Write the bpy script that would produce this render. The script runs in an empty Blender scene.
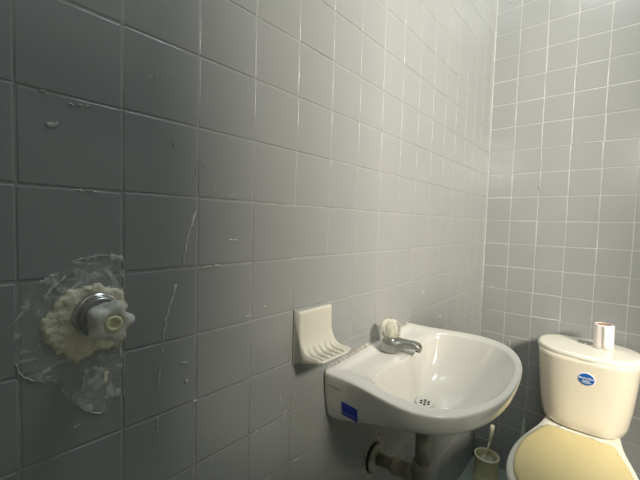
import bpy, bmesh, math, random
from mathutils import Vector, Matrix, noise
random.seed(7)
C = bpy.context.scene.collection
S = bpy.context.scene
PI = math.pi
XB = 1.786        # back wall
YR = -1.14        # right wall
XN = -0.62        # near wall (behind the camera)
FZ = -0.03        # floor
CZ = 2.9         # ceiling

# ------------------------------------------------------------------ camera
cam = bpy.data.cameras.new('camera'); co = bpy.data.objects.new('camera', cam); C.objects.link(co)
S.camera = co
cam.sensor_width = 36; cam.lens = 36*347.761/640; cam.clip_start = 0.01
r = Vector((0.65293, -0.75687, 0.02868)); u = Vector((0.02067, 0.05566, 0.99824)); f = Vector((0.75713, 0.65119, -0.05199))
co.matrix_world = Matrix(((r.x, u.x, -f.x, -0.07274), (r.y, u.y, -f.y, -0.51059), (r.z, u.z, -f.z, 1.188-0.03249), (0, 0, 0, 1)))

# ------------------------------------------------------------------ world, light, exposure
w = bpy.data.worlds.new('world'); S.world = w; w.use_nodes = True
w.node_tree.nodes['Background'].inputs[0].default_value = (0.75, 0.85, 1.0, 1)
w.node_tree.nodes['Background'].inputs[1].default_value = 0.03
S.view_settings.view_transform = 'Standard'; S.view_settings.look = 'None'
S.view_settings.gamma = 1; S.view_settings.use_curve_mapping = False
S.view_settings.exposure = 0.0

def area(name, loc, target, sx, sy, power, col):
    l = bpy.data.lights.new(name, 'AREA'); l.shape = 'RECTANGLE'; l.size = sx; l.size_y = sy
    l.energy = power; l.color = col
    o = bpy.data.objects.new(name, l); C.objects.link(o); o.location = loc
    o.rotation_euler = (Vector(target)-Vector(loc)).to_track_quat('-Z', 'Y').to_euler()
    return o
# daylight over the added screen wall behind the camera
area('doorway_light', (-1.75, -1.04, 2.02), (1.7, -0.6, 0.8), 0.40, 0.40, 29, (1.0, 0.95, 0.86))
# added warm side light through an unseen opening, brightens the far left wall
area('side_fill_light', (-0.10, -2.65, 2.55), (1.25, 0, 1.10), 0.75, 0.6, 168, (1.0, 0.915, 0.78))
# lamp under the ceiling
area('ceiling_lamp', (0.72, -0.42, 2.82), (0.75, -0.36, 0), 0.45, 0.40, 9.5, (0.80, 0.94, 1.0))

# ------------------------------------------------------------------ materials
def mat(name, col, rough=0.5, metal=0.0, spec=0.5, trans=0.0, ior=1.45, coat=0.0, alpha=1.0):
    m = bpy.data.materials.new(name); m.use_nodes = True
    b = m.node_tree.nodes['Principled BSDF']
    b.inputs['Base Color'].default_value = (*col, 1); b.inputs['Roughness'].default_value = rough
    b.inputs['Metallic'].default_value = metal; b.inputs['Specular IOR Level'].default_value = spec
    b.inputs['Transmission Weight'].default_value = trans; b.inputs['IOR'].default_value = ior
    b.inputs['Coat Weight'].default_value = coat; b.inputs['Alpha'].default_value = alpha
    return m
def nodes(m): return m.node_tree.nodes, m.node_tree.links, m.node_tree.nodes['Principled BSDF']
def vary(m, scale, amount, c2=None, detail=4, bump=0.0, bscale=None, rough=None):
    """noise colour variation and bump in object space"""
    N, L, b = nodes(m)
    tc = N.new('ShaderNodeTexCoord'); n = N.new('ShaderNodeTexNoise')
    n.inputs['Scale'].default_value = scale; n.inputs['Detail'].default_value = detail
    L.new(tc.outputs['Object'], n.inputs['Vector'])
    c = b.inputs['Base Color'].default_value[:]
    mix = N.new('ShaderNodeMix'); mix.data_type = 'RGBA'
    mr = N.new('ShaderNodeMapRange'); mr.inputs[1].default_value = 0.35; mr.inputs[2].default_value = 0.65
    mr.inputs[4].default_value = amount
    L.new(n.outputs['Fac'], mr.inputs[0]); L.new(mr.outputs[0], mix.inputs[0])
    mix.inputs[6].default_value = c
    mix.inputs[7].default_value = (*(c2 or tuple(x*0.6 for x in c[:3])), 1)
    L.new(mix.outputs[2], b.inputs['Base Color'])
    if bump:
        n2 = N.new('ShaderNodeTexNoise'); n2.inputs['Scale'].default_value = bscale or scale; n2.inputs['Detail'].default_value = 3
        L.new(tc.outputs['Object'], n2.inputs['Vector'])
        bp = N.new('ShaderNodeBump'); bp.inputs['Strength'].default_value = 1; bp.inputs['Distance'].default_value = bump
        L.new(n2.outputs['Fac'], bp.inputs['Height']); L.new(bp.outputs[0], b.inputs['Normal'])
    if rough:
        m2 = N.new('ShaderNodeMapRange'); m2.inputs[3].default_value = rough[0]; m2.inputs[4].default_value = rough[1]
        L.new(n.outputs['Fac'], m2.inputs[0]); L.new(m2.outputs[0], b.inputs['Roughness'])
    return m
TILE = vary(mat('glazed_tile', (0.315, 0.325, 0.32), 0.24, spec=0.6), 6, 0.35, (0.285, 0.297, 0.297), bump=0.00035, bscale=22, rough=(0.14, 0.26))
GROUT_D = vary(mat('grey_grout', (0.29, 0.295, 0.28), 0.85), 40, 0.5, (0.42, 0.42, 0.40))
GROUT_L = vary(mat('pale_grout', (0.47, 0.47, 0.46), 0.85), 12, 0.8, (0.35, 0.355, 0.355))
FLOOR = mat('floor_tile', (0.34, 0.38, 0.33), 0.3)
vary(FLOOR, 8, 0.4, (0.28, 0.32, 0.28), bump=0.0005, bscale=20)
PAINT = vary(mat('grey_paint', (0.45, 0.46, 0.45), 0.8), 5, 0.2, (0.40, 0.41, 0.40), bump=0.0006, bscale=30)
CERAM = vary(mat('white_vitreous_china', (0.73, 0.71, 0.65), 0.12, spec=0.5, coat=0.3), 7, 0.25, (0.70, 0.68, 0.61))
CREAM = vary(mat('cream_vitreous_china', (0.81, 0.745, 0.61), 0.14, coat=0.3), 6, 0.25, (0.78, 0.715, 0.58))
LIDM = vary(mat('tank_lid_china', (0.83, 0.81, 0.71), 0.15, coat=0.3), 6, 0.2, (0.80, 0.78, 0.68))
YELLOW = vary(mat('yellow_plastic_lid', (0.75, 0.63, 0.32), 0.35), 5, 0.3, (0.72, 0.60, 0.30))
DISH = vary(mat('dish_china', (0.64, 0.62, 0.53), 0.2, coat=0.3), 20, 0.3, (0.60, 0.58, 0.49))
CHROME = vary(mat('chrome', (0.62, 0.63, 0.62), 0.16, metal=1), 30, 0.5, (0.45, 0.46, 0.45), rough=(0.1, 0.3))
DULL = vary(mat('worn_chrome', (0.42, 0.42, 0.40), 0.35, metal=1), 40, 0.6, (0.28, 0.28, 0.26), rough=(0.2, 0.5))
DARKM = mat('dark_hole', (0.02, 0.02, 0.02), 0.6)
ACRYL = mat('clear_acrylic', (0.93, 0.92, 0.84), 0.1, trans=0.85, ior=1.3)
ACRYL2 = vary(mat('scuffed_clear_acrylic', (0.95, 0.94, 0.86), 0.2, trans=0.3, ior=1.35), 60, 0.6, (0.7, 0.68, 0.58), bump=0.001, bscale=120, rough=(0.12, 0.5))
CORE = mat('yellowed_core', (0.72, 0.70, 0.45), 0.5)
MORTAR = vary(mat('cream_mortar', (0.80, 0.76, 0.59), 0.9), 45, 0.8, (0.60, 0.57, 0.44), bump=0.005, bscale=60)
CAULK = vary(mat('white_caulk', (0.50, 0.47, 0.41), 0.8), 110, 1.0, (0.22, 0.21, 0.19), bump=0.002, bscale=120)
PVC = vary(mat('grey_plastic_pipe', (0.27, 0.26, 0.21), 0.45), 25, 0.6, (0.20, 0.19, 0.15), bump=0.0008, bscale=40)
PVC_L = vary(mat('pale_pipe_flange', (0.40, 0.39, 0.31), 0.5), 25, 0.6, (0.30, 0.29, 0.24))
RUBBER = mat('black_rubber', (0.02, 0.02, 0.02), 0.6)
BLUE = mat('blue_sticker', (0.012, 0.03, 0.36), 0.35)
BLUE2 = mat('blue_oval_sticker', (0.01, 0.11, 0.42), 0.35)
WHITE = mat('white_print', (0.85, 0.87, 0.9), 0.5)
LBLUE = mat('pale_blue_print', (0.13, 0.2, 0.62), 0.5)
PAPER = vary(mat('toilet_paper', (0.86, 0.80, 0.76), 0.95), 30, 0.3, (0.80, 0.74, 0.70), bump=0.0008, bscale=60)
CARD = mat('brown_cardboard', (0.30, 0.17, 0.11), 0.9)
OLIVE = vary(mat('olive_plastic', (0.60, 0.58, 0.33), 0.45), 20, 0.3, (0.54, 0.52, 0.29))
OLIVE_L = mat('pale_olive_plastic', (0.76, 0.74, 0.54), 0.4)
BRIST = vary(mat('brush_bristles', (0.60, 0.58, 0.42), 0.8), 60, 0.8, (0.3, 0.29, 0.2))
CHALK = vary(mat('white_scuff', (0.66, 0.66, 0.62), 0.9), 120, 0.8, (0.42, 0.43, 0.41))
PALEPL = mat('pale_plastic', (0.46, 0.50, 0.42), 0.5)

# smear of dried cement film: half clear, streaky
SMEAR = mat('cement_film', (0.80, 0.81, 0.76), 0.35)
N, L, b = nodes(SMEAR)
tc = N.new('ShaderNodeTexCoord'); n = N.new('ShaderNodeTexNoise'); n.inputs['Scale'].default_value = 42
n.inputs['Detail'].default_value = 7; n.inputs['Distortion'].default_value = 1.2
L.new(tc.outputs['Object'], n.inputs['Vector'])
mr = N.new('ShaderNodeMapRange'); mr.inputs[1].default_value = 0.46; mr.inputs[2].default_value = 0.64
mr.inputs[3].default_value = 0.13; mr.inputs[4].default_value = 0.75
L.new(n.outputs['Fac'], mr.inputs[0]); L.new(mr.outputs[0], b.inputs['Alpha'])
bp = N.new('ShaderNodeBump'); bp.inputs['Distance'].default_value = 0.003
L.new(n.outputs['Fac'], bp.inputs['Height']); L.new(bp.outputs[0], b.inputs['Normal'])

# ------------------------------------------------------------------ helpers
def tag(o, label=None, cat=None, group=None, kind=None):
    if label: o['label'] = label
    if cat: o['category'] = cat
    if group: o['group'] = group
    if kind: o['kind'] = kind
    return o
def empty(name, loc, label, cat, rot=(0, 0, 0), group=None):
    o = bpy.data.objects.new(name, None); C.objects.link(o); o.location = loc; o.rotation_euler = rot
    o.empty_display_size = 0.05
    return tag(o, label, cat, group)
def mesh(name, V, F, mats, parent=None, smooth=True, idx=None, fix=True):
    me = bpy.data.meshes.new(name); me.from_pydata([tuple(v) for v in V], [], F)
    for m in (mats if isinstance(mats, (list, tuple)) else [mats]): me.materials.append(m)
    if idx: me.polygons.foreach_set('material_index', idx)
    if fix:
        bm = bmesh.new(); bm.from_mesh(me); bmesh.ops.recalc_face_normals(bm, faces=bm.faces[:]); bm.to_mesh(me); bm.free()
    me.polygons.foreach_set('use_smooth', [smooth]*len(me.polygons))
    o = bpy.data.objects.new(name, me); C.objects.link(o)
    if parent: o.parent = parent
    return o
def sharp(o, deg=40):
    me = o.data; bm = bmesh.new(); bm.from_mesh(me)
    for e in bm.edges:
        if len(e.link_faces) == 2 and e.calc_face_angle(0) > math.radians(deg): e.smooth = False
    bm.to_mesh(me); bm.free(); return o
def bevel(o, wd=0.001, seg=2, ang=40):
    m = o.modifiers.new('bevel', 'BEVEL'); m.width = wd; m.segments = seg; m.limit_method = 'ANGLE'; m.angle_limit = math.radians(ang)
    return o
def loft(rings, cap0=True, cap1=True, V=None, F=None, closed=True):
    V = [] if V is None else V; F = [] if F is None else F
    s = len(V); n = len(rings[0])
    for r_ in rings: V.extend(r_)
    for i in range(len(rings)-1):
        for j in range(n if closed else n-1):
            a = s+i*n+j; b_ = s+i*n+(j+1) % n
            F.append((a, b_, b_+n, a+n))
    if cap0: F.append(tuple(range(s+n-1, s-1, -1)))
    if cap1: F.append(tuple(range(s+(len(rings)-1)*n, s+len(rings)*n)))
    return V, F
def lathe(profile, origin=(0, 0, 0), axis='Z', n=32, lobes=0, amp=0.0, cap0=True, cap1=True):
    rings = []
    for (rad, h) in profile:
        R = []
        for k in range(n):
            a = 2*PI*k/n; rr = rad*(1+amp*math.cos(lobes*a)) if lobes else rad
            x, y = rr*math.cos(a), rr*math.sin(a)
            v = {'Z': (x, y, h), 'Y': (x, -h, y), 'X': (h, x, y)}[axis]
            R.append((v[0]+origin[0], v[1]+origin[1], v[2]+origin[2]))
        rings.append(R)
    return loft(rings, cap0, cap1)
def tube(path, rad, n=20):
    path = [Vector(p) for p in path]; rings = []
    up = Vector((0.1, 0.2, 1)).normalized()
    for i, p in enumerate(path):
        t = (path[min(i+1, len(path)-1)]-path[max(i-1, 0)]).normalized()
        if abs(t.dot(up)) > 0.95: up = Vector((1, 0.1, 0)).normalized()
        a = t.cross(up).normalized(); b_ = t.cross(a)
        rr = rad[i] if isinstance(rad, (list, tuple)) else rad
        rings.append([tuple(p+rr*(math.cos(2*PI*k/n)*a+math.sin(2*PI*k/n)*b_)) for k in range(n)])
    return loft(rings)
def box(x0, x1, y0, y1, z0, z1):
    V = [(x, y, z) for x in (x0, x1) for y in (y0, y1) for z in (z0, z1)]
    return V, [(0, 1, 3, 2), (4, 6, 7, 5), (0, 4, 5, 1), (2, 3, 7, 6), (0, 2, 6, 4), (1, 5, 7, 3)]
def spline(pts, n):
    """Catmull-Rom through 2D/3D points"""
    P = [Vector(p) for p in pts]; out = []
    for i in range(len(P)-1):
        p0 = P[max(i-1, 0)]; p1 = P[i]; p2 = P[i+1]; p3 = P[min(i+2, len(P)-1)]
        for k in range(n):
            t = k/n
            out.append(0.5*((2*p1)+(p2-p0)*t+(2*p0-5*p1+4*p2-p3)*t*t+(3*p1-p0-3*p2+p3)*t**3))
    out.append(P[-1]); return out
def superell(cx, cy, ax, ay, z, e, n=64, bow=0):
    R = []
    for k in range(n):
        a = 2*PI*k/n; c, s = math.cos(a), math.sin(a)
        R.append((cx+ax*math.copysign(abs(c)**(2/e), c), cy+ay*math.copysign(abs(s)**(2/e), s), z))
    return R

# ------------------------------------------------------------------ tiled walls (real tiles with pillowed edges in a bed of grout)
def tiled(name, mats, to3, us, vs, ulim, vlim, gap=0.0026, seed=1, skip=None, depth=0.0009, tilt=0.0012, stray=0.0004, thick=0.06):
    """to3(u, v, d): a wall point, d is depth into the wall.  us, vs: joint lines"""
    rd = random.Random(seed); V = []; F = []; I = []
    # grout bed and wall body
    u0, u1 = ulim; v0, v1 = vlim
    s = len(V)
    for d in (depth, thick):
        V += [to3(u0, v0, d), to3(u1, v0, d), to3(u1, v1, d), to3(u0, v1, d)]
    for q in ((0, 1, 2, 3), (4, 7, 6, 5), (0, 4, 5, 1), (1, 5, 6, 2), (2, 6, 7, 3), (3, 7, 4, 0)): F.append(tuple(s+k for k in q)); I.append(1)
    for i in range(len(us)-1):
        for j in range(len(vs)-1):
            a0, a1 = max(us[i], u0), min(us[i+1], u1); b0, b1 = max(vs[j], v0), min(vs[j+1], v1)
            if a1-a0 < 0.012 or b1-b0 < 0.012: continue
            if skip and skip(i, j): continue
            du, dv = rd.gauss(0, stray), rd.gauss(0, stray)
            tu, tv, dd = rd.uniform(-tilt, tilt), rd.uniform(-tilt, tilt), rd.uniform(0, 0.0003)
            rings = []
            for ins, dep in ((gap/2, depth+0.0006), (gap/2, 0.0008), (gap/2+0.0005, 0.0004), (gap/2+0.0011, 0.00012), (gap/2+0.0020, 0)):
                x0, x1, y0, y1 = a0+ins+du, a1-ins+du, b0+ins+dv, b1-ins+dv
                rad = 0.0012; R = []
                for (cx, cy, st) in ((x1-rad, y1-rad, 0), (x0+rad, y1-rad, 1), (x0+rad, y0+rad, 2), (x1-rad, y0+rad, 3)):
                    for k in range(3):
                        t = (st+k/2)*PI/2; px, py = cx+rad*math.cos(t), cy+rad*math.sin(t)
                        R.append(to3(px, py, dep+dd+tu*(px-(a0+a1)/2)/0.055*0.1+tv*(py-(b0+b1)/2)/0.055*0.1))
                rings.append(R)
            n0 = len(F); loft(rings, False, True, V, F); I += [0]*(len(F)-n0)
    o = mesh(name, V, F, mats, smooth=True, idx=I, fix=True)
    for p in o.data.polygons:            # glaze is flat in the middle of each tile, rounded only at its edges
        if len(p.vertices) > 4 or p.material_index: p.use_smooth = False
    return tag(o, kind='structure')

T = 0.11
usL = [i*T for i in range(-7, 17)]+[XB]
vsL = [1.188+j*T for j in range(-12, 17)]
dish_cell = (usL.index(4*T), 12-3)
wl = tiled('wall_left', [TILE, GROUT_D], lambda u_, v_, d: (u_, d, v_), usL, vsL, (XN, XB), (FZ, CZ), seed=3)
usB = [0.0003-k*0.11038 for k in range(-1, 12)][::-1]
usB = [-(0.11070+(k-1)*0.11038) for k in range(11, -1, -1)]
vsB = [1.188+0.11162-j*0.11104 for j in range(12, -16, -1)]
wb = tiled('wall_back', [TILE, GROUT_L], lambda u_, v_, d: (XB+d, u_, v_), usB, vsB, (YR, 0), (FZ, CZ), gap=0.0033, seed=5, stray=0.0006)
DX0, DX1, DZ = 0.20, 1.27, 2.86  # unseen opening, edges placed to shape the side light on the left wall
wf = lambda u_, v_, d: (u_, YR-d, v_)
tiled('wall_right', [TILE, GROUT_L], wf, usL, vsL, (XN, DX0), (FZ, CZ), seed=9)
tiled('wall_right_far', [TILE, GROUT_L], wf, usL, vsL, (DX1, XB), (FZ, CZ), seed=10)
tiled('wall_right_low_blocker', [TILE, GROUT_L], wf, usL, vsL, (DX0, 0.80), (FZ, 1.50), seed=14)  # unseen half wall added to shade the lower left wall and basin
tiled('wall_right_lintel', [TILE, GROUT_L], wf, usL, vsL, (DX0, DX1), (DZ, CZ), seed=12)
V, F = loft([[(XB+0.001, 0.001, z), (XB-0.0045, 0.001, z), (XB-0.003, -0.003, z), (XB+0.001, -0.0045, z)] for z in (FZ, 1.0, 2.0, CZ)])
tag(mesh('trim_1', V, F, GROUT_L), kind='structure')
# added unseen screen wall and doorway gap, shaped to shade the lower left
SY, SZ = -0.83, 1.66
wn = tiled('wall_near_blocker', [TILE, GROUT_D], lambda u_, v_, d: (XN-d, u_, v_), [0-k*T for k in range(12, -1, -1)], vsL, (SY, 0), (FZ, SZ), seed=11)
V, F = box(XN-1.9, XB+0.06, YR-0.06, 0.06, CZ, CZ+0.06)
tag(mesh('ceiling', V, F, PAINT, smooth=False), kind='structure')
fx = [XN-2+k*0.2 for k in range(24)]; fy = [-3.2+k*0.2 for k in range(18)]
tiled('floor', [FLOOR, GROUT_D], lambda u_, v_, d: (u_, v_, FZ-d), fx, fy, (XN-1.9, XB), (-3.2, 0), gap=0.003, seed=13)
V = []; F = []
for (x0, x1, y0, y1) in ((XN-1.9, XN-0.06, 0, 0.06), (XN-1.9, XN-0.06, YR-0.06, YR), (XN-1.96, XN-1.9, YR-0.06, 0.06)):
    a, b_ = box(x0, x1, y0, y1, FZ, CZ); s = len(V); V += a; F += [tuple(s+k for k in q) for q in b_]
tag(mesh('wall_hallway', V, F, PAINT, smooth=False), kind='structure')

# ---- marks on the wall: long chalky scratch and chips (thin raised smears of their own shape)
SCR = []
def ribbon(pts, widths, up=0.0009, axis='L'):
    """thin raised streak on the left wall (x, z) or the back wall (y, z)"""
    V = []; F = []; P = [Vector(p) for p in pts]; rings = []
    for i, p in enumerate(P):
        t = (P[min(i+1, len(P)-1)]-P[max(i-1, 0)]).normalized(); nn = Vector((-t.y, t.x)); wd = widths[i]/2
        R = []
        for (o_, h) in ((-1, -0.0003), (-0.55, up), (0.55, up), (1, -0.0003)):
            q = p+nn*o_*wd
            R.append((q.x, -h, q.y) if axis == 'L' else (XB-h, q.x, q.y))
        rings.append(R)
    return loft(rings, True, True, V, F)
def streak(name, pts, wmean, parent, m=CHALK, seed=0, axis='L', seg=6, jit=0.0005):
    rd = random.Random(seed); P = spline(pts, seg)
    P = [p+Vector((rd.gauss(0, jit), rd.gauss(0, jit))) for p in P]
    W = [1.35*wmean*rd.uniform(0.5, 1.5) for _ in P]; W[0] = W[-1] = wmean*0.25
    V, F = ribbon(P, W, axis=axis)
    return mesh(name, V, F, m, parent)
streak('scratch', [(0.217, 1.166), (0.209, 1.142), (0.203, 1.126), (0.202, 1.121), (0.196, 1.083)], 0.0022, wl, seed=1)
streak('scratch', [(0.185, 1.054), (0.179, 1.03), (0.176, 1.022), (0.169, 0.994), (0.166, 0.97)], 0.0024, wl, seed=2)
streak('scratch', [(0.161, 0.936), (0.16, 0.918), (0.159, 0.903)], 0.0014, wl, seed=3)
chips = [((0.189, 1.068), (0.189, 1.063), .0016), ((0.164, 0.961), (0.164, 0.954), .0014), ((0.157, 0.855), (0.157, 0.850), .0014), ((0.157, 0.845), (0.157, 0.840), .0014), ((0.157, 0.836), (0.157, 0.832), .0012),
 ((0.028, 1.260), (0.037, 1.259), .004), ((0.036, 1.260), (0.039, 1.265), .002), ((0.050, 1.2885), (0.054, 1.289), .0013), ((0.059, 1.290), (0.063, 1.290), .0013), ((0.068, 1.290), (0.072, 1.292), .0013), ((0.022, 1.296), (0.027, 1.296), .0012),
 ((0.055, 1.1855), (0.063, 1.186), .0016), ((0.066, 1.186), (0.077, 1.187), .0009), ((0.28, 1.12), (0.287, 1.1195), .0026), ((0.286, 1.1195), (0.298, 1.119), .0016), ((0.249, 1.211), (0.249, 1.203), .0012),
 ((0.278, 1.197), (0.288, 1.196), .0012), ((0.145, 1.354), (0.146, 1.349), .0009), ((0.155, 1.359), (0.155, 1.350), .0012), ((0.178, 1.268), (0.181, 1.260), .0007), ((0.226, 1.246), (0.231, 1.237), .0007), ((0.215, 1.231), (0.218, 1.223), .0008),
 ((0.193, 0.929), (0.206, 0.925), .0010), ((0.409, 0.798), (0.412, 0.777), .0013), ((0.416, 0.746), (0.430, 0.757), .0022), ((0.449, 0.634), (0.472, 0.631), .0022), ((0.051, 0.885), (0.059, 0.887), .0018), ((0.048, 0.881), (0.051, 0.883), .0008),
 ((1.075, 0.930), (1.092, 0.903), .0050), ((1.233, 0.803), (1.258, 0.797), .0060), ((0.201, 0.897), (0.2045, 0.894), .0045), ((0.253, 1.078), (0.261, 1.0775), .0012), ((0.50, 0.90), (0.503, 0.892), .001), ((0.36, 0.99), (0.364, 0.989), .0035),
 ((0.228, 1.0758), (0.246, 1.0763), .0016), ((0.250, 1.0767), (0.262, 1.0775), .0020), ((0.317, 0.979), (0.331, 0.979), .0014), ((0.215, 0.858), (0.222, 0.857), .002), ((0.345, 0.7487), (0.352, 0.7478), .0015)]
for k, (a, b_, wd) in enumerate(chips):
    streak('paint_fleck', [a, ((a[0]+b_[0])/2+0.0005, (a[1]+b_[1])/2+0.0004), b_], wd, wl, seed=20+k, seg=3, jit=0.0004)
for k, (pts, wd) in enumerate([(((-0.2195, 1.52), (-0.2215, 1.42), (-0.2205, 1.329)), .0045), (((-0.331, 1.5205), (-0.385, 1.5215), (-0.441, 1.5205)), .0032), (((-0.014, 0.856), (-0.06, 0.8565)), .0045),
     (((-0.20, 0.744), (-0.27, 0.7445), (-0.332, 0.746)), .0048), (((-0.136, 0.617), (-0.137, 0.568)), .0065), (((-0.006, 0.744), (-0.060, 0.744)), .003),
     (((-0.522, 0.340), (-0.527, 0.322), (-0.536, 0.308)), .004), (((-0.519, 0.318), (-0.527, 0.326)), .003), (((-0.01, 0.080), (-0.05, 0.0795), (-0.1, 0.080)), .005), (((-0.045, 2.225), (-0.07, 2.215)), .005)]):
    streak('grout_smear', pts, wd, wb, m=GROUT_L, seed=70+k, axis='B', seg=4)

def inside(p, poly):
    c = False; n_ = len(poly)
    for i in range(n_):
        a, b_ = poly[i], poly[(i+1) % n_]
        if (a[1] > p[1]) != (b_[1] > p[1]) and p[0] < (b_[0]-a[0])*(p[1]-a[1])/(b_[1]-a[1])+a[0]: c = not c
    return c
def edged(p, poly):
    d = 9
    for i in range(len(poly)):
        a = Vector(poly[i]); e = Vector(poly[(i+1) % len(poly)])-a; q = Vector(p)-a
        t = max(0, min(1, q.dot(e)/max(e.length_squared, 1e-9))); d = min(d, (q-e*t).length)
    return d
def patch(name, poly, thick, m, parent=None, cell=0.0022, rag=0.004, nz=60, rim=0.004, base=0.3, lip=0.0):
    x0, x1 = min(p[0] for p in poly)-rag, max(p[0] for p in poly)+rag; z0, z1 = min(p[1] for p in poly)-rag, max(p[1] for p in poly)+rag
    nx, nz_ = int((x1-x0)/cell), int((z1-z0)/cell); idx = {}; V = []; F = []
    def val(i, j):
        x, z = x0+i*cell, z0+j*cell
        nv = noise.noise(Vector((x*150, z*150, 3.1)))*rag+noise.noise(Vector((x*50, z*50, 7)))*rag
        s = edged((x, z), poly)*(1 if inside((x, z), poly) else -1)+nv
        return x, z, s
    g = {(i, j): val(i, j) for i in range(nx+1) for j in range(nz_+1)}
    def vid(i, j):
        if (i, j) not in idx:
            x, z, s = g[i, j]
            t = max(0, min(1, s/rim))
            h = thick*(t**0.6)*(base+(1-base)*max(0, min(1, 0.5+0.8*noise.noise(Vector((x*nz, z*nz, 1.7))))+0.25*noise.noise(Vector((x*nz*3, z*nz*3, 5)))))
            h += lip*max(0, 1-abs(s-rim*0.5)/(rim*0.5))*(0.5+noise.noise(Vector((x*90, z*90, 9))))
            if s <= 0: h = -0.0004
            idx[i, j] = len(V); V.append((x, -h, z))
        return idx[i, j]
    for i in range(nx):
        for j in range(nz_):
            q = [(i, j), (i+1, j), (i+1, j+1), (i, j+1)]
            if sum(g[k][2] > 0 for k in q) >= 2: F.append(tuple(vid(*k) for k in q))
    return mesh(name, V, F, m, parent)

# ------------------------------------------------------------------ shower valve with its broken-in mortar
film = patch('cement_smear', [(-0.002, 1.012), (-0.005, 1.03), (0.004, 1.051), (0.016, 1.073), (0.04, 1.088), (0.052, 1.097), (0.077, 1.104), (0.110, 1.104), (0.110, 0.905), (0.091, 0.907), (0.087, 0.892), (0.068, 0.899), (0.057, 0.914), (0.045, 0.927), (0.039, 0.946), (0.019, 0.956), (0.003, 0.97), (-0.001, 0.986)], 0.0012, SMEAR, rag=0.003, lip=0.0016)
tag(film, 'translucent grey cement smear spread over dark tiles around the valve', 'cement smear')
streak('pale_blob', [(0.089, 0.949), (0.088, 0.940), (0.086, 0.930)], 0.006, film, m=MORTAR, seed=5, seg=3)
streak('scraped_edge', [(0.111, 1.098), (0.1115, 1.07), (0.111, 1.055)], 0.0014, film, seed=6)
streak('scraped_edge', [(0.1115, 0.965), (0.111, 0.935), (0.1115, 0.905)], 0.0014, film, seed=7)
streak('scraped_edge', [(0.022, 1.055), (0.034, 1.068), (0.046, 1.078)], 0.0022, film, seed=8, jit=0.001)
streak('scraped_edge', [(-0.003, 0.985), (0.004, 0.968), (0.02, 0.957), (0.036, 0.953)], 0.0012, film, seed=9)
streak('scraped_edge', [(0.058, 0.914), (0.07, 0.899), (0.088, 0.893), (0.092, 0.905)], 0.0010, film, seed=10)
streak('scraped_edge', [(0.05, 1.097), (0.078, 1.103), (0.108, 1.101)], 0.0009, film, seed=12)
mo = patch('mortar_patch', [(0.020, 1.019), (0.035, 1.052), (0.05, 1.064), (0.083, 1.066), (0.110, 1.054), (0.112, 1.033), (0.112, 0.984), (0.094, 0.976), (0.073, 0.979), (0.06, 0.972), (0.049, 0.974), (0.037, 0.988), (0.027, 1.005)], 0.0065, MORTAR, rag=0.005, nz=55, base=0.45)
tag(mo, 'rough cream mortar patch set around the shower valve', 'mortar')
vx, vz = 0.078, 1.028
v = empty('shower_valve', (vx, 0, vz), 'chrome shower valve with a clear plastic knob on a mortar patch', 'shower valve')
V, F = lathe([(0.0285, -0.004), (0.0285, 0.006), (0.0275, 0.0095), (0.0225, 0.0115), (0.017, 0.0115)], axis='Y', n=48)
mesh('escutcheon', V, F, CHROME, v)
V, F = lathe([(0.0245, 0.010), (0.0255, 0.012), (0.0255, 0.0155), (0.0245, 0.0165), (0.0235, 0.0165), (0.0235, 0.018), (0.0245, 0.019), (0.0245, 0.0215), (0.022, 0.023)], axis='Y', n=48)
mesh('collar', V, F, DULL, v)
def lobed(prof, n=72, lobes=6):
    rings = []
    for (rad, h, amp) in prof:
        rings.append([(rad*(1+amp*math.cos(lobes*2*PI*k/n))*math.cos(2*PI*k/n), -h, rad*(1+amp*math.cos(lobes*2*PI*k/n))*math.sin(2*PI*k/n)) for k in range(n)])
    return loft(rings)
V, F = lobed([(0.013, 0.020, 0), (0.0165, 0.022, .05), (0.0185, 0.026, .06), (0.0180, 0.036, .07), (0.0200, 0.041, .16), (0.0222, 0.046, .18), (0.0226, 0.055, .18), (0.0212, 0.060, .16), (0.0160, 0.0625, .06), (0.0115, 0.0625, .02), (0.0100, 0.061, 0)], lobes=5)
kn = mesh('knob', V, F, ACRYL2, v)
V, F = lathe([(0.0095, 0.058), (0.0095, 0.0635), (0.0085, 0.0645), (0.0060, 0.0645), (0.0050, 0.0625), (0.0050, 0.0620)], axis='Y', n=28)
mesh('knob_cap', V, F, CORE, kn)
V, F = lathe([(0.0085, 0.015), (0.0085, 0.030), (0.005, 0.031), (0.005, 0.050)], axis='Y', n=20)
mesh('stem', V, F, DULL, v)

# ------------------------------------------------------------------ soap dish
dx0, dx1, dzb, dzt = 0.4425, 0.5505, 0.853, 0.9665
sd = empty('soap_dish', ((dx0+dx1)/2, 0, dzb), 'white ceramic soap dish with ribbed tray fixed on grey tiles', 'soap dish')
ox = (dx0+dx1)/2
prof_front = spline([(0.012, 0.1135), (0.0165, 0.1125), (0.0185, 0.108), (0.0185, 0.092), (0.0192, 0.072), (0.0225, 0.053), (0.0310, 0.0365), (0.0440, 0.0285), (0.0600, 0.0275), (0.0710, 0.0272), (0.0755, 0.0240)], 5)
def dish_prof(extra):
    P = [(p.x, p.y) for p in prof_front]
    if extra: P = [(a, b_) for (a, b_) in P]
    return P
def dish_section(x, lift, shrink=0.0):
    R = [(x, 0.0008, 0.1130)]
    for p in prof_front:
        d = max(0, 1-abs(p.y-0.0)/1.0)
        R.append((x, -(p.x-shrink)-0, p.y+0 if lift == 0 else p.y-lift*min(1, max(0, (p.x-0.018)/0.02))))
    for (y, z) in ((0.0745, 0.0195), (0.0680, 0.0165), (0.0520, 0.0135), (0.0300, 0.0085), (0.0100, 0.0020), (-0.0008, 0.0)):
        R.append((x, -(y-shrink), z))
    return R
hw = (dx1-dx0)/2; rings = []
N_ = 56
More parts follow.
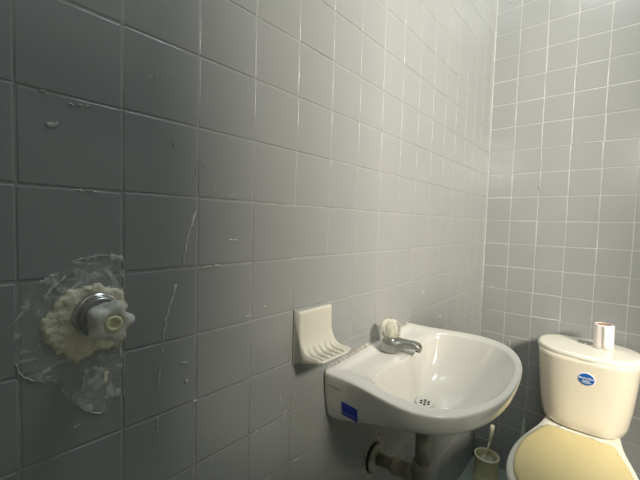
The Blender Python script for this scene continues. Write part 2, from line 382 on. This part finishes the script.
for k in range(N_+1):
    x = -hw+2*hw*k/N_; e = hw-abs(x)
    sh = 0.0028*max(0, 1-e/0.0035)**2
    lift = 0.0060*(1-max(0, min(1, 1-(e-0.0065)/0.004)))    # raised side rims, sunken tray
    rings.append(dish_section(x, lift, sh))
V, F = loft(rings)
mesh('tray', V, F, DISH, sd)
for k in range(5):
    x = -0.036+k*0.018; pts = []; 
    P = [(x, -0.0255-t*0.044, (0.0480*(1-t)**3.0+0.0205*(1-(1-t)**3.0))-0.0038) for t in [q/10 for q in range(11)]]
    P = [(x, -p.x, p.y-0.0044) for p in prof_front if 0.0285 <= p.x <= 0.0705]
    P = [P[0]]+P+[P[-1]]
    rr = [0.001]+[0.0046]*(len(P)-2)+[0.002]
    P[0] = (x, P[0][1]+0.0015, P[0][2]+0.002); P[-1] = (x, P[-1][1]-0.0025, P[-1][2]-0.0012)
    V, F = tube(P, rr, 12); mesh('rib', V, F, DISH, sd)
V, F = box(-hw-0.001, hw+0.001, -0.004, 0.0006, -0.003, 0.116)
bevel(mesh('grout_bed', V, F, GROUT_D, sd, smooth=False), 0.001)

# ------------------------------------------------------------------ washbasin (tilted a little, like the real one)
OUT = [(0.0, 0.220), (0.03, 0.2215), (0.07, 0.2215), (0.11, 0.226), (0.15, 0.233), (0.19, 0.2385), (0.22, 0.2395), (0.25, 0.2345), (0.28, 0.2210), (0.305, 0.200), (0.325, 0.172), (0.343, 0.132), (0.355, 0.088), (0.361, 0.043), (0.3625, 0.0)]
right = [(p.y, -p.x) for p in spline(OUT, 8)]
outline = right+[(-x, y) for (x, y) in right[-2::-1]]
IN_R = [(0.0, -0.112), (0.035, -0.111), (0.07, -0.102), (0.105, -0.094), (0.145, -0.096), (0.178, -0.112), (0.196, -0.145), (0.201, -0.195), (0.198, -0.234), (0.186, -0.268), (0.163, -0.299), (0.125, -0.324), (0.080, -0.338), (0.038, -0.3435), (0.0, -0.3450)]
ri = [(p.x, p.y) for p in spline(IN_R, 8)]
inner = ri+[(-x, y) for (x, y) in ri[-2:0:-1]]
cen = Vector((0, -0.155))
def rayhit(poly, a, closed=True):
    d = Vector((math.cos(a), math.sin(a))); best = 0
    n_ = len(poly)
    for i in range(n_ if closed else n_-1):
        p, q = Vector(poly[i])-cen, Vector(poly[(i+1) % n_])-cen; e = q-p
        den = d.x*e.y-d.y*e.x
        if abs(den) < 1e-12: continue
        t = (p.x*e.y-p.y*e.x)/den; s = (p.x*d.y-p.y*d.x)/den
        if t > 0 and -1e-6 <= s <= 1+1e-6: best = max(best, t)
    return best
ang = [2*PI*k/176 for k in range(176)]
for s in (1, -1):                        # make sure the back corners are hit exactly
    ca = math.atan2(0-cen.y, s*0.220) % (2*PI)
    k = min(range(176), key=lambda k_: abs(ang[k_]-ca)); ang[k] = ca
def deck_z(x, y):
    """slight recess of the soap deck around the tap"""
    v_ = -y; a = max(0, min(1, (v_-0.018)/0.012))*max(0, min(1, (0.190-abs(x))/0.016)) if v_ < 0.2 else 0
    b2 = max(0, min(1, (0.150-v_)/0.06))
    return -0.0065*a*b2
basin = empty('washbasin', (0.765, 0, 0.8202), 'white china washbasin hung on the tiled wall beside the toilet', 'washbasin', rot=(0, -math.radians(3.78), 0))
rings = []
Ro = [rayhit(outline, a) for a in ang]; Ri = [rayhit(inner, a) for a in ang]
def P3(k, rad, z): return (cen.x+rad*math.cos(ang[k]), cen.y+rad*math.sin(ang[k]), z)
for s in [0, .06, .14, .24, .36, .48, .60, .70, .79, .86, .92, .965, 1.0]:
    R = []
    for k in range(len(ang)):
        rad = 0.019+(Ri[k]-0.019)*s
        frontness = max(0, -math.sin(ang[k])*0.5+0.5)
        pw = 3.4-0.9*frontness
        z = -0.124*(1-s**pw)-0.0075*(s**12)
        R.append(P3(k, rad, z))
    rings.append(R)
for (t, dz) in ((0.05, -0.0045), (0.12, -0.0022), (0.25, -0.0004), (0.4, 0), (0.55, 0), (0.7, 0), (0.82, 0), (0.91, -0.0005), (0.96, -0.0016), (0.985, -0.0034), (1.0, -0.0065)):
    R = []
    for k in range(len(ang)):
        rad = Ri[k]+(Ro[k]-Ri[k])*t; p = P3(k, rad, 0); onwall = 1 if p[1] > -0.012 else 0
        z = dz if not (onwall and t > 0.8) else dz*0.3
        R.append((p[0], min(0, p[1]), z+deck_z(p[0], p[1])))
    rings.append(R)
def hdrop(v_):                           # height of the apron: tall at the wall, shallow at the front
    t = max(0, min(1, v_/0.26)); t = t*t*(3-2*t)
    return 0.118*(1-t)+0.050*t
for (kk, zz) in ((0.991, 'a'), (0.975, 'b'), (0.950, 'c'), (0.905, 'd'), (0.82, 'e'), (0.70, 'f'), (0.52, 'g'), (0.33, 'h')):
    R = []
    for k in range(len(ang)):
        p = P3(k, Ro[k], 0); v_ = max(0, -p[1]); h = hdrop(v_)
        z = {'a': -0.45*h-0.004, 'b': -0.8*h, 'c': -h*0.96-0.002, 'd': -h-0.006, 'e': -h-0.018*(1-(h-0.050)/0.068)-0.008, 'f': -0.098-0.024*(h/0.118), 'g': -0.138, 'h': -0.145}[zz]
        R.append((p[0]*kk, -(v_*kk), z))
    rings.append(R)
V, F = loft(rings, True, True)
bowl = mesh('bowl', V, F, CERAM, basin)
m = bowl.modifiers.new('sub', 'SUBSURF'); m.levels = 1; m.render_levels = 1
dr = [(0.0235, -0.1160), (0.0235, -0.1135), (0.0225, -0.1130), (0.0195, -0.1150), (0.0160, -0.1156)]
V, F = lathe(dr, origin=(0, -0.155, -0.0055), n=40)
drn = mesh('drain_strainer', V, F, mat('steel_strainer', (0.80, 0.80, 0.76), 0.45, metal=0.6), basin)
for (a, b_) in [(0, 0)]+[(0.0105*math.cos(q*PI/3+.3), 0.0105*math.sin(q*PI/3+.3)) for q in range(6)]:
    V, F = lathe([(0.0036, -0.1200), (0.0036, -0.1150)], origin=(a, -0.155+b_, -0.0056), n=14)
    mesh('drain_hole', V, F, DARKM, drn)
# blue square sticker on the left apron
def apron(v_, h_):
    """point on the left apron: v_ from the wall, h_ below the rim"""
    x = 0
    for i in range(len(right)-1):
        a, b_ = right[i], right[i+1]
        if -a[1] <= v_ <= -b_[1]:
            t = (v_+a[1])/max(1e-9, (-b_[1]+a[1])); x = a[0]+(b_[0]-a[0])*t; break
    t = h_/hdrop(v_); kk = 1.0-0.009*min(1, t/0.45)-0.016*max(0, (t-0.45)/0.35)
    return Vector((-x*kk, -v_*kk, -h_))
def sticker(name, v0, v1, h0, h1, m, parent, off=0.0012, skew=0.0):
    n_ = 6; V = []; F = []
    for lay in (0, 1):
        for i in range(n_+1):
            for j in range(n_+1):
                p = apron(v0+(v1-v0)*i/n_, h0+(h1-h0)*j/n_+skew*i/n_); p.x -= off if lay == 0 else 0.0002
                V.append(p)
    q = lambda l, i, j: l*(n_+1)**2+i*(n_+1)+j
    for i in range(n_):
        for j in range(n_):
            F.append((q(0, i, j), q(0, i+1, j), q(0, i+1, j+1), q(0, i, j+1))); F.append((q(1, i, j), q(1, i, j+1), q(1, i+1, j+1), q(1, i+1, j)))
    for i in range(n_):
        F.append((q(0, i, 0), q(1, i, 0), q(1, i+1, 0), q(0, i+1, 0))); F.append((q(0, i, n_), q(0, i+1, n_), q(1, i+1, n_), q(1, i, n_)))
        F.append((q(0, 0, i), q(0, 0, i+1), q(1, 0, i+1), q(1, 0, i))); F.append((q(0, n_, i), q(1, n_, i), q(1, n_, i+1), q(0, n_, i+1)))
    return mesh(name, V, F, m, parent)
st = sticker('sticker', 0.054, 0.099, 0.057, 0.089, BLUE, basin, skew=0.001); st['label'] = 'blue square sticker'
sticker('print_line', 0.058, 0.095, 0.0795, 0.0825, LBLUE, st, off=0.0016, skew=0.001)
sticker('embossed_mark', 0.018, 0.052, 0.026, 0.0285, mat('mark_grey', (0.30, 0.29, 0.25), 0.3), basin, off=0.0009, skew=0.002)

# bead of crumbling caulk along the wall
P = [Vector((0.553+i*0.4235/90, 0, 0)) for i in range(91)]; rings = []; rd = random.Random(4)
for p in P:
    zz = 0.8202+(p.x-0.765)*0.0661; a = rd.uniform(0.3, 1.0)*(1.0 if p.x < 0.80 else 0.5); hgt = 0.003+0.0065*a*(1 if 0.6 < p.x < 0.8 else .45)
    rings.append([(p.x, 0.0005, zz-0.004), (p.x, -0.0020-0.002*a, zz-0.003), (p.x, -0.0018-0.0015*a, zz+0.001), (p.x, -0.0012, zz+hgt*0.8), (p.x, 0.0005, zz+hgt)])
V, F = loft(rings); tag(mesh('caulk_bead', V, F, CAULK), 'crumbling white caulk bead between the washbasin and the wall', 'caulk')

# ------------------------------------------------------------------ tap
tz = 0.8202-0.0045
tap = empty('basin_tap', (0.760, -0.058, tz), 'small chrome tap with clear round knob on the washbasin', 'tap', rot=(0, -math.radians(5.5), math.radians(14)))
# body: six-sided block that runs out into a flat spout
rings = []
for (y, hw_, z0, z1, bev) in ((0.024, 0.014, 0.001, 0.024, .3), (0.021, 0.022, 0.000, 0.028, .25), (0.008, 0.0265, 0.000, 0.031, .22), (-0.008, 0.0265, 0.000, 0.032, .22), (-0.020, 0.0215, 0.000, 0.0325, .25), (-0.029, 0.0150, 0.005, 0.0325, .28),
                             (-0.038, 0.0135, 0.0140, 0.0325, .3), (-0.052, 0.0130, 0.0165, 0.0325, .3), (-0.066, 0.0130, 0.0165, 0.0320, .3), (-0.076, 0.0130, 0.0130, 0.0285, .3), (-0.081, 0.0125, 0.0105, 0.0215, .3)):
    b_ = bev*min(hw_, (z1-z0))
    rings.append([(-hw_, y, z0+b_*.3), (-hw_+b_*.3, y, z0), (hw_-b_*.3, y, z0), (hw_, y, z0+b_*.3), (hw_, y, z1-b_), (hw_-b_, y, z1), (-hw_+b_, y, z1), (-hw_, y, z1-b_)])
V, F = loft(rings); bd = mesh('body', V, F, DULL, tap); sharp(bd, 32); bevel(bd, 0.0008, 2, 32)
V, F = lathe([(0.0065, 0.004), (0.0065, 0.010), (0.0050, 0.0105)], origin=(0, -0.072, 0.0045), n=20)
mesh('spout_outlet', V, F, DARKM, tap)
V, F = lathe([(0.0165, 0.030), (0.0165, 0.033), (0.012, 0.036), (0.009, 0.038), (0.009, 0.041)], n=32)
mesh('collar', V, F, CHROME, tap)
prf = [(0.012, 0.036, 0), (0.0200, 0.038, .02), (0.0235, 0.043, .045), (0.0248, 0.054, .05), (0.0245, 0.068, .05), (0.0225, 0.077, .045), (0.0180, 0.083, .03), (0.010, 0.086, .01), (0.003, 0.0865, 0)]
rings = [[(rad*(1+amp*math.cos(8*2*PI*k/64))*math.cos(2*PI*k/64), rad*(1+amp*math.cos(8*2*PI*k/64))*math.sin(2*PI*k/64), h) for k in range(64)] for (rad, h, amp) in prf]
V, F = loft(rings); kb = mesh('knob', V, F, ACRYL, tap)
V, F = lathe([(0.0105, 0.040), (0.0125, 0.044), (0.0125, 0.062), (0.009, 0.070), (0.004, 0.073)], n=28)
mesh('knob_core', V, F, mat('pale_core', (0.85, 0.84, 0.72), 0.5), kb)

# ------------------------------------------------------------------ drain pipe under the basin
px, py = 0.765, -0.158
dp = empty('drain_pipe', (px, py, 0.48), 'grey plastic drain pipe running from washbasin to the wall', 'pipe')
def loc(V, o): return [(a-o[0], b_-o[1], c-o[2]) for (a, b_, c) in V]
O_ = (px, py, 0.48)
V, F = tube([(px, py, 0.6745), (px, py, 0.53)], 0.0185, 28); mesh('tailpipe', loc(V, O_), F, PVC, dp)
V, F = lathe([(0.020, 0.548), (0.0235, 0.546), (0.0235, 0.526), (0.0215, 0.523), (0.0215, 0.46), (0.0245, 0.456), (0.0245, 0.430), (0.0205, 0.426)], origin=(px, py, 0), n=36)
mesh('tee_fitting', loc(V, O_), F, PVC, dp)
V, F = lathe([(0.0185, 0.435), (0.0185, 0.385), (0.0235, 0.383), (0.0235, 0.360), (0.0205, 0.357)], origin=(px, py, 0), n=32); mesh('cleanout_cap', loc(V, O_), F, PVC, dp)
V, F = tube([(px, py, 0.505), (0.785, 0.004, 0.475)], 0.0165, 28); mesh('wall_pipe', loc(V, O_), F, PVC, dp)
def along(t): return Vector((px, py, 0.505)).lerp(Vector((0.785, 0.0, 0.475)), t)
V, F = tube([along(.14), along(.16), along(.24), along(.26), along(.44), along(.46), along(.52), along(.54)], [0.0175, 0.0215, 0.0215, 0.0205, 0.0205, 0.0235, 0.0235, 0.0175], 28); mesh('coupling', loc(V, O_), F, PVC, dp)
V, F = lathe([(0.0175, 0.004), (0.0175, 0.022), (0.028, 0.020), (0.0365, 0.014), (0.0385, 0.009), (0.0365, 0.0075)], origin=(0.785-px, 0-py, 0.475-0.48), axis='Y', n=40)
mesh('flange', V, F, PVC_L, dp)
V, F = lathe([(0.041, 0.0005), (0.042, 0.004), (0.041, 0.0080), (0.030, 0.0082)], origin=(0.785-px, 0-py, 0.475-0.48), axis='Y', n=40)
mesh('seal_ring', V, F, RUBBER, dp)
pm = patch('mortar_patch', [(0.80, 0.545), (0.838, 0.53), (0.845, 0.48), (0.822, 0.43), (0.79, 0.415), (0.757, 0.42), (0.738, 0.45), (0.732, 0.50), (0.75, 0.535)], 0.0035, CAULK, rag=0.006, cell=0.004)
tag(pm, 'rough pale mortar patch around the drain pipe under the washbasin', 'mortar')

# ------------------------------------------------------------------ toilet
ty = -0.440
t_ = empty('toilet', (1.45, ty, FZ), 'cream toilet with closed yellow lid standing in the corner', 'toilet')
def tl(V): return [(a-1.45, b_-ty, c-FZ) for (a, b_, c) in V]
# tank: widens upward, bowed front, flat back against the wall
def tank_ring(z, x0, hwid, e=3.2, grow=0.0):
    x1 = 1.779; cx = 1.672; R = []
    for k in range(80):
        a = 2*PI*k/80; c, s = math.cos(a), math.sin(a)
        xx = math.copysign(abs(c)**(2/(e if c < 0 else 5)), c); yy = math.copysign(abs(s)**(2/(e if c < 0 else 5)), s)
        ax = (x1-cx) if c > 0 else (cx-x0)
        R.append((cx+ax*xx, ty+(hwid)*yy, z))
    return R
TK = [(0.4030, 1.560, 0.094), (0.4035, 1.534, 0.114), (0.4065, 1.521, 0.124), (0.416, 1.513, 0.132), (0.44, 1.509, 0.139), (0.50, 1.509, 0.147), (0.56, 1.510, 0.153), (0.62, 1.511, 0.158), (0.66, 1.512, 0.161), (0.676, 1.512, 0.162)]
V, F = loft([tank_ring(z, x0, hw_) for (z, x0, hw_) in TK]); tank = mesh('tank', tl(V), F, CREAM, t_)
def lid_ring(z, g, k=1.0):
    R = []
    for q in range(96):
        a = 2*PI*q/96; c, s = math.cos(a), math.sin(a); e = 2.25 if c < 0 else 2.6
        R.append((1.647+(0.1365-g)*k*math.copysign(abs(c)**(2/e), c), ty+(0.1665-g)*k*math.copysign(abs(s)**(2/e), s), z))
    return R
V, F = loft([lid_ring(0.672, 0.010), lid_ring(0.6725, 0.004), lid_ring(0.675, 0.001), lid_ring(0.683, 0), lid_ring(0.689, 0.0015), lid_ring(0.6925, 0.005), lid_ring(0.694, 0.011), lid_ring(0.6945, 0.02), lid_ring(0.6955, 0.03, .85), lid_ring(0.697, 0.03, .5), lid_ring(0.697, 0.03, .15)])
lid = mesh('tank_lid', tl(V), F, LIDM, t_)
V, F = lathe([(0.0265, 0.690), (0.0265, 0.6985), (0.0245, 0.7000), (0.0200, 0.7000), (0.0190, 0.6985), (0.017, 0.6990), (0.010, 0.7005), (0.003, 0.7008)], origin=(1.690, ty+0.010, 0), n=40)
V = tl(V); bt = mesh('flush_button', V, F, CHROME, t_)
# oval blue sticker on the tank front
def tank_x(y, z):
    for i in range(len(TK)-1):
        if TK[i][0] <= z <= TK[i+1][0]:
            q = (z-TK[i][0])/(TK[i+1][0]-TK[i][0]); x0 = TK[i][1]+(TK[i+1][1]-TK[i][1])*q; hw_ = TK[i][2]+(TK[i+1][2]-TK[i][2])*q
            return 1.672-(1.672-x0)*(max(0, 1-abs((y-ty)/hw_)**3.2))**(1/3.2)
sy, sz = -0.448, 0.610
def oval(name, ay, az, off, m, parent, y0=0, z0=0):
    rings = []
    for rr in (0.001, .35, .7, .93, 1.0):
        rings.append([(tank_x(sy+y0+ay*rr*math.cos(a), sz+z0+az*rr*math.sin(a))-(off if rr < 1 else -0.0003), sy+y0+ay*rr*math.cos(a), sz+z0+az*rr*math.sin(a)) for a in [2*PI*k/40 for k in range(40)]])
    V, F = loft(rings, True, False); return mesh(name, tl(V), F, m, parent)
os_ = oval('sticker', 0.0275, 0.0250, 0.0010, WHITE, t_); os_['label'] = 'blue oval sticker with white lettering'
oval('blue_field', 0.0253, 0.0226, 0.0016, BLUE2, os_)
def text_on_tank(txt, size, y, z, parent):
    c = bpy.data.curves.new('t', 'FONT'); c.body = txt; c.size = size; c.align_x = 'CENTER'; c.extrude = 0.0003; c.resolution_u = 3; c.offset = size*0.012
    o = bpy.data.objects.new('t', c); C.objects.link(o); bpy.context.view_layer.update()
    me = bpy.data.meshes.new_from_object(o.evaluated_get(bpy.context.evaluated_depsgraph_get()))
    V = []
    for v_ in me.vertices:
        yy, zz = sy+y-v_.co.x, sz+z+v_.co.y
        V.append((tank_x(yy, zz)-0.0020-v_.co.z, yy, zz))
    F = [tuple(p.vertices) for p in me.polygons]
    bpy.data.objects.remove(o); bpy.data.meshes.remove(me); bpy.data.curves.remove(c)
    return mesh('lettering', tl(V), F, WHITE, parent, smooth=False)
text_on_tank('MANCESA', 0.0098, 0.0, 0.0005, os_)
text_on_tank('duplo', 0.0095, 0.0, -0.0080, os_)
V = []; F = []
for (z, hw_) in ((-0.0105, 0.016), (-0.0135, 0.011)):
    s = len(V)
    for yy in (-hw_, 0, hw_):
        for dz in (-0.0006, 0.0006):
            V.append((tank_x(sy+yy, sz+z+dz)-0.0021, sy+yy, sz+z+dz))
    F += [(s, s+2, s+3, s+1), (s+2, s+4, s+5, s+3)]
mesh('print_line', tl(V), F, WHITE, os_, smooth=False)
# bowl with pedestal
HB = [(1.775, 0.095), (1.70, 0.100), (1.62, 0.112), (1.54, 0.119), (1.48, 0.128), (1.42, 0.142), (1.36, 0.156), (1.30, 0.166), (1.24, 0.170), (1.18, 0.168), (1.12, 0.158), (1.07, 0.137), (1.035, 0.105), (1.012, 0.060), (1.005, 0.0)]
half = spline(HB, 5); ring2 = [(p.x, p.y) for p in half]+[(p.x, -p.y) for p in half[-2::-1]]
def bowl_ring(z, kx, ky, cx=1.45, grow=0.0):
    return [(cx+(x-cx)*kx, ty+y*ky, z) for (x, y) in ring2]
V, F = loft([bowl_ring(0.4, .55, .55, 1.30), bowl_ring(0.4025, .80, .82, 1.35), bowl_ring(0.4025, .97, .955), bowl_ring(0.4005, .99, .985), bowl_ring(0.394, 1, 1), bowl_ring(0.372, 0.997, 0.995), bowl_ring(0.34, .97, .95), bowl_ring(0.29, .90, .86), bowl_ring(0.22, .80, .72, 1.5), bowl_ring(0.14, .72, .62, 1.5), bowl_ring(0.05, .70, .62, 1.5), bowl_ring(-0.01, .74, .68, 1.5), bowl_ring(FZ, .76, .70, 1.5)])
mesh('bowl', tl(V), F, LIDM, t_)
LB = [(1.476, 0.0), (1.477, 0.060), (1.477, 0.092), (1.468, 0.102), (1.42, 0.1175), (1.36, 0.135), (1.30, 0.148), (1.24, 0.151), (1.18, 0.149), (1.12, 0.138), (1.075, 0.117), (1.045, 0.085), (1.028, 0.045), (1.024, 0.0)]
half = spline(LB, 5); lr = [(p.x, p.y) for p in half]+[(p.x, -p.y) for p in half[-2:0:-1]]
def sl(z, k): return [(1.27+(x-1.27)*k, ty+y*k, z) for (x, y) in lr]
V, F = loft([sl(0.401, .97), sl(0.402, .99), sl(0.408, 1), sl(0.413, .995), sl(0.4165, .975), sl(0.418, .93), sl(0.4195, .7), sl(0.4205, .3)])
mesh('lid', tl(V), F, YELLOW, t_)['label'] = 'yellow plastic toilet lid'
for s in (-1, 1):
    V, F = lathe([(0.004, -0.014), (0.006, -0.012), (0.006, 0.012), (0.004, 0.014)], origin=(1.497, ty+s*0.052, 0.4065), axis='Y', n=20)
    mesh('hinge', tl(V), F, LIDM, t_)

# ------------------------------------------------------------------ toilet paper roll on the tank lid
rx, ry, rz = 1.664, -0.486, 0.6974
tr = empty('toilet_roll', (rx, ry, rz), 'nearly used white toilet roll standing on the tank lid', 'toilet roll', rot=(0, math.radians(1.0), 0))
rings = []
for (rad, z) in ((0.0235, 0.001), (0.030, 0.0), (0.0315, 0.003), (0.0312, 0.03), (0.0310, 0.06), (0.0312, 0.090), (0.0305, 0.0925), (0.0235, 0.0930)):
    rings.append([((rad+(0.0008*math.sin(3*a+z*30)+(0.0015 if 1.9 < a < 2.6 else 0)))*math.cos(a), (rad+0.0008*math.sin(3*a+z*30))*math.sin(a), z+(0.0012*math.sin(2*a) if z > 0.08 else 0)) for a in [2*PI*k/48 for k in range(48)]])
rings.append(rings[0])
V, F = loft(rings, False, False); mesh('paper', V, F, PAPER, tr)
V, F = lathe([(0.0234, 0.0012), (0.0234, 0.0922), (0.0216, 0.0922), (0.0216, 0.0012), (0.0234, 0.0012)], n=40, cap0=False, cap1=False); mesh('cardboard_core', V, F, CARD, tr)
V, F = loft([[(-0.0322, 0.004, z), (-0.0322, -0.006, z), (-0.0305, -0.013, z), (-0.029, -0.012, z), (-0.0305, 0.003, z)] for z in (0.004, 0.03, 0.06, 0.088)])
mesh('loose_sheet', V, F, PAPER, tr)

# ------------------------------------------------------------------ toilet brush and holder
bx, by = 1.652, -0.097
bh = empty('brush_holder', (bx, by, FZ), 'olive plastic brush holder standing on the floor beside the toilet', 'brush holder')
V, F = lathe([(0.052, 0.0), (0.054, 0.002), (0.054, 0.010), (0.0520, 0.013), (0.0500, 0.016), (0.0505, 0.06), (0.0515, 0.110), (0.0520, 0.116), (0.0480, 0.116), (0.046, 0.10), (0.043, 0.02), (0.02, 0.018)], n=48)
mesh('cup', V, F, OLIVE, bh)
V, F = lathe([(0.0522, 0.109), (0.0545, 0.111), (0.0548, 0.117), (0.0525, 0.119), (0.0475, 0.119), (0.0465, 0.114), (0.0522, 0.109)], n=48, cap0=False, cap1=False); mesh('rim', V, F, OLIVE_L, bh)
tb = empty('toilet_brush', (bx, by, FZ+0.03), 'pale toilet brush with upright handle standing in olive holder', 'toilet brush')
V, F = lathe([(0.010, 0), (0.030, 0.004), (0.034, 0.02), (0.034, 0.06), (0.028, 0.075), (0.008, 0.08)], n=32)
rd = random.Random(2); V = [(a*(1+rd.uniform(-.12, .12)), b_*(1+rd.uniform(-.12, .12)), c) for (a, b_, c) in V]
mesh('bristles', V, F, BRIST, tb)
V, F = tube([(0, 0, 0.07), (0.004, -0.002, 0.12), (0.010, -0.008, 0.155)], 0.0045, 16); mesh('stem', V, F, OLIVE_L, tb)
V, F = tube([(0.010, -0.008, 0.150), (0.010, -0.009, 0.156), (0.011, -0.011, 0.175), (0.0125, -0.0135, 0.205), (0.013, -0.014, 0.228), (0.0135, -0.0145, 0.232)], [0.006, 0.0085, 0.0075, 0.0090, 0.0095, 0.006], 20); mesh('handle', V, F, OLIVE_L, tb)

# pale pointed tube standing at the wall behind the toilet
V, F = lathe([(0.016, FZ), (0.017, 0.0), (0.016, 0.10), (0.0125, 0.17), (0.008, 0.22), (0.003, 0.268), (0.001, 0.272)], origin=(1.755, -0.222, 0), n=24)
tag(mesh('sealant_nozzle', V, F, PALEPL), 'pale pointed nozzle standing behind the toilet against dark tiles', 'nozzle')
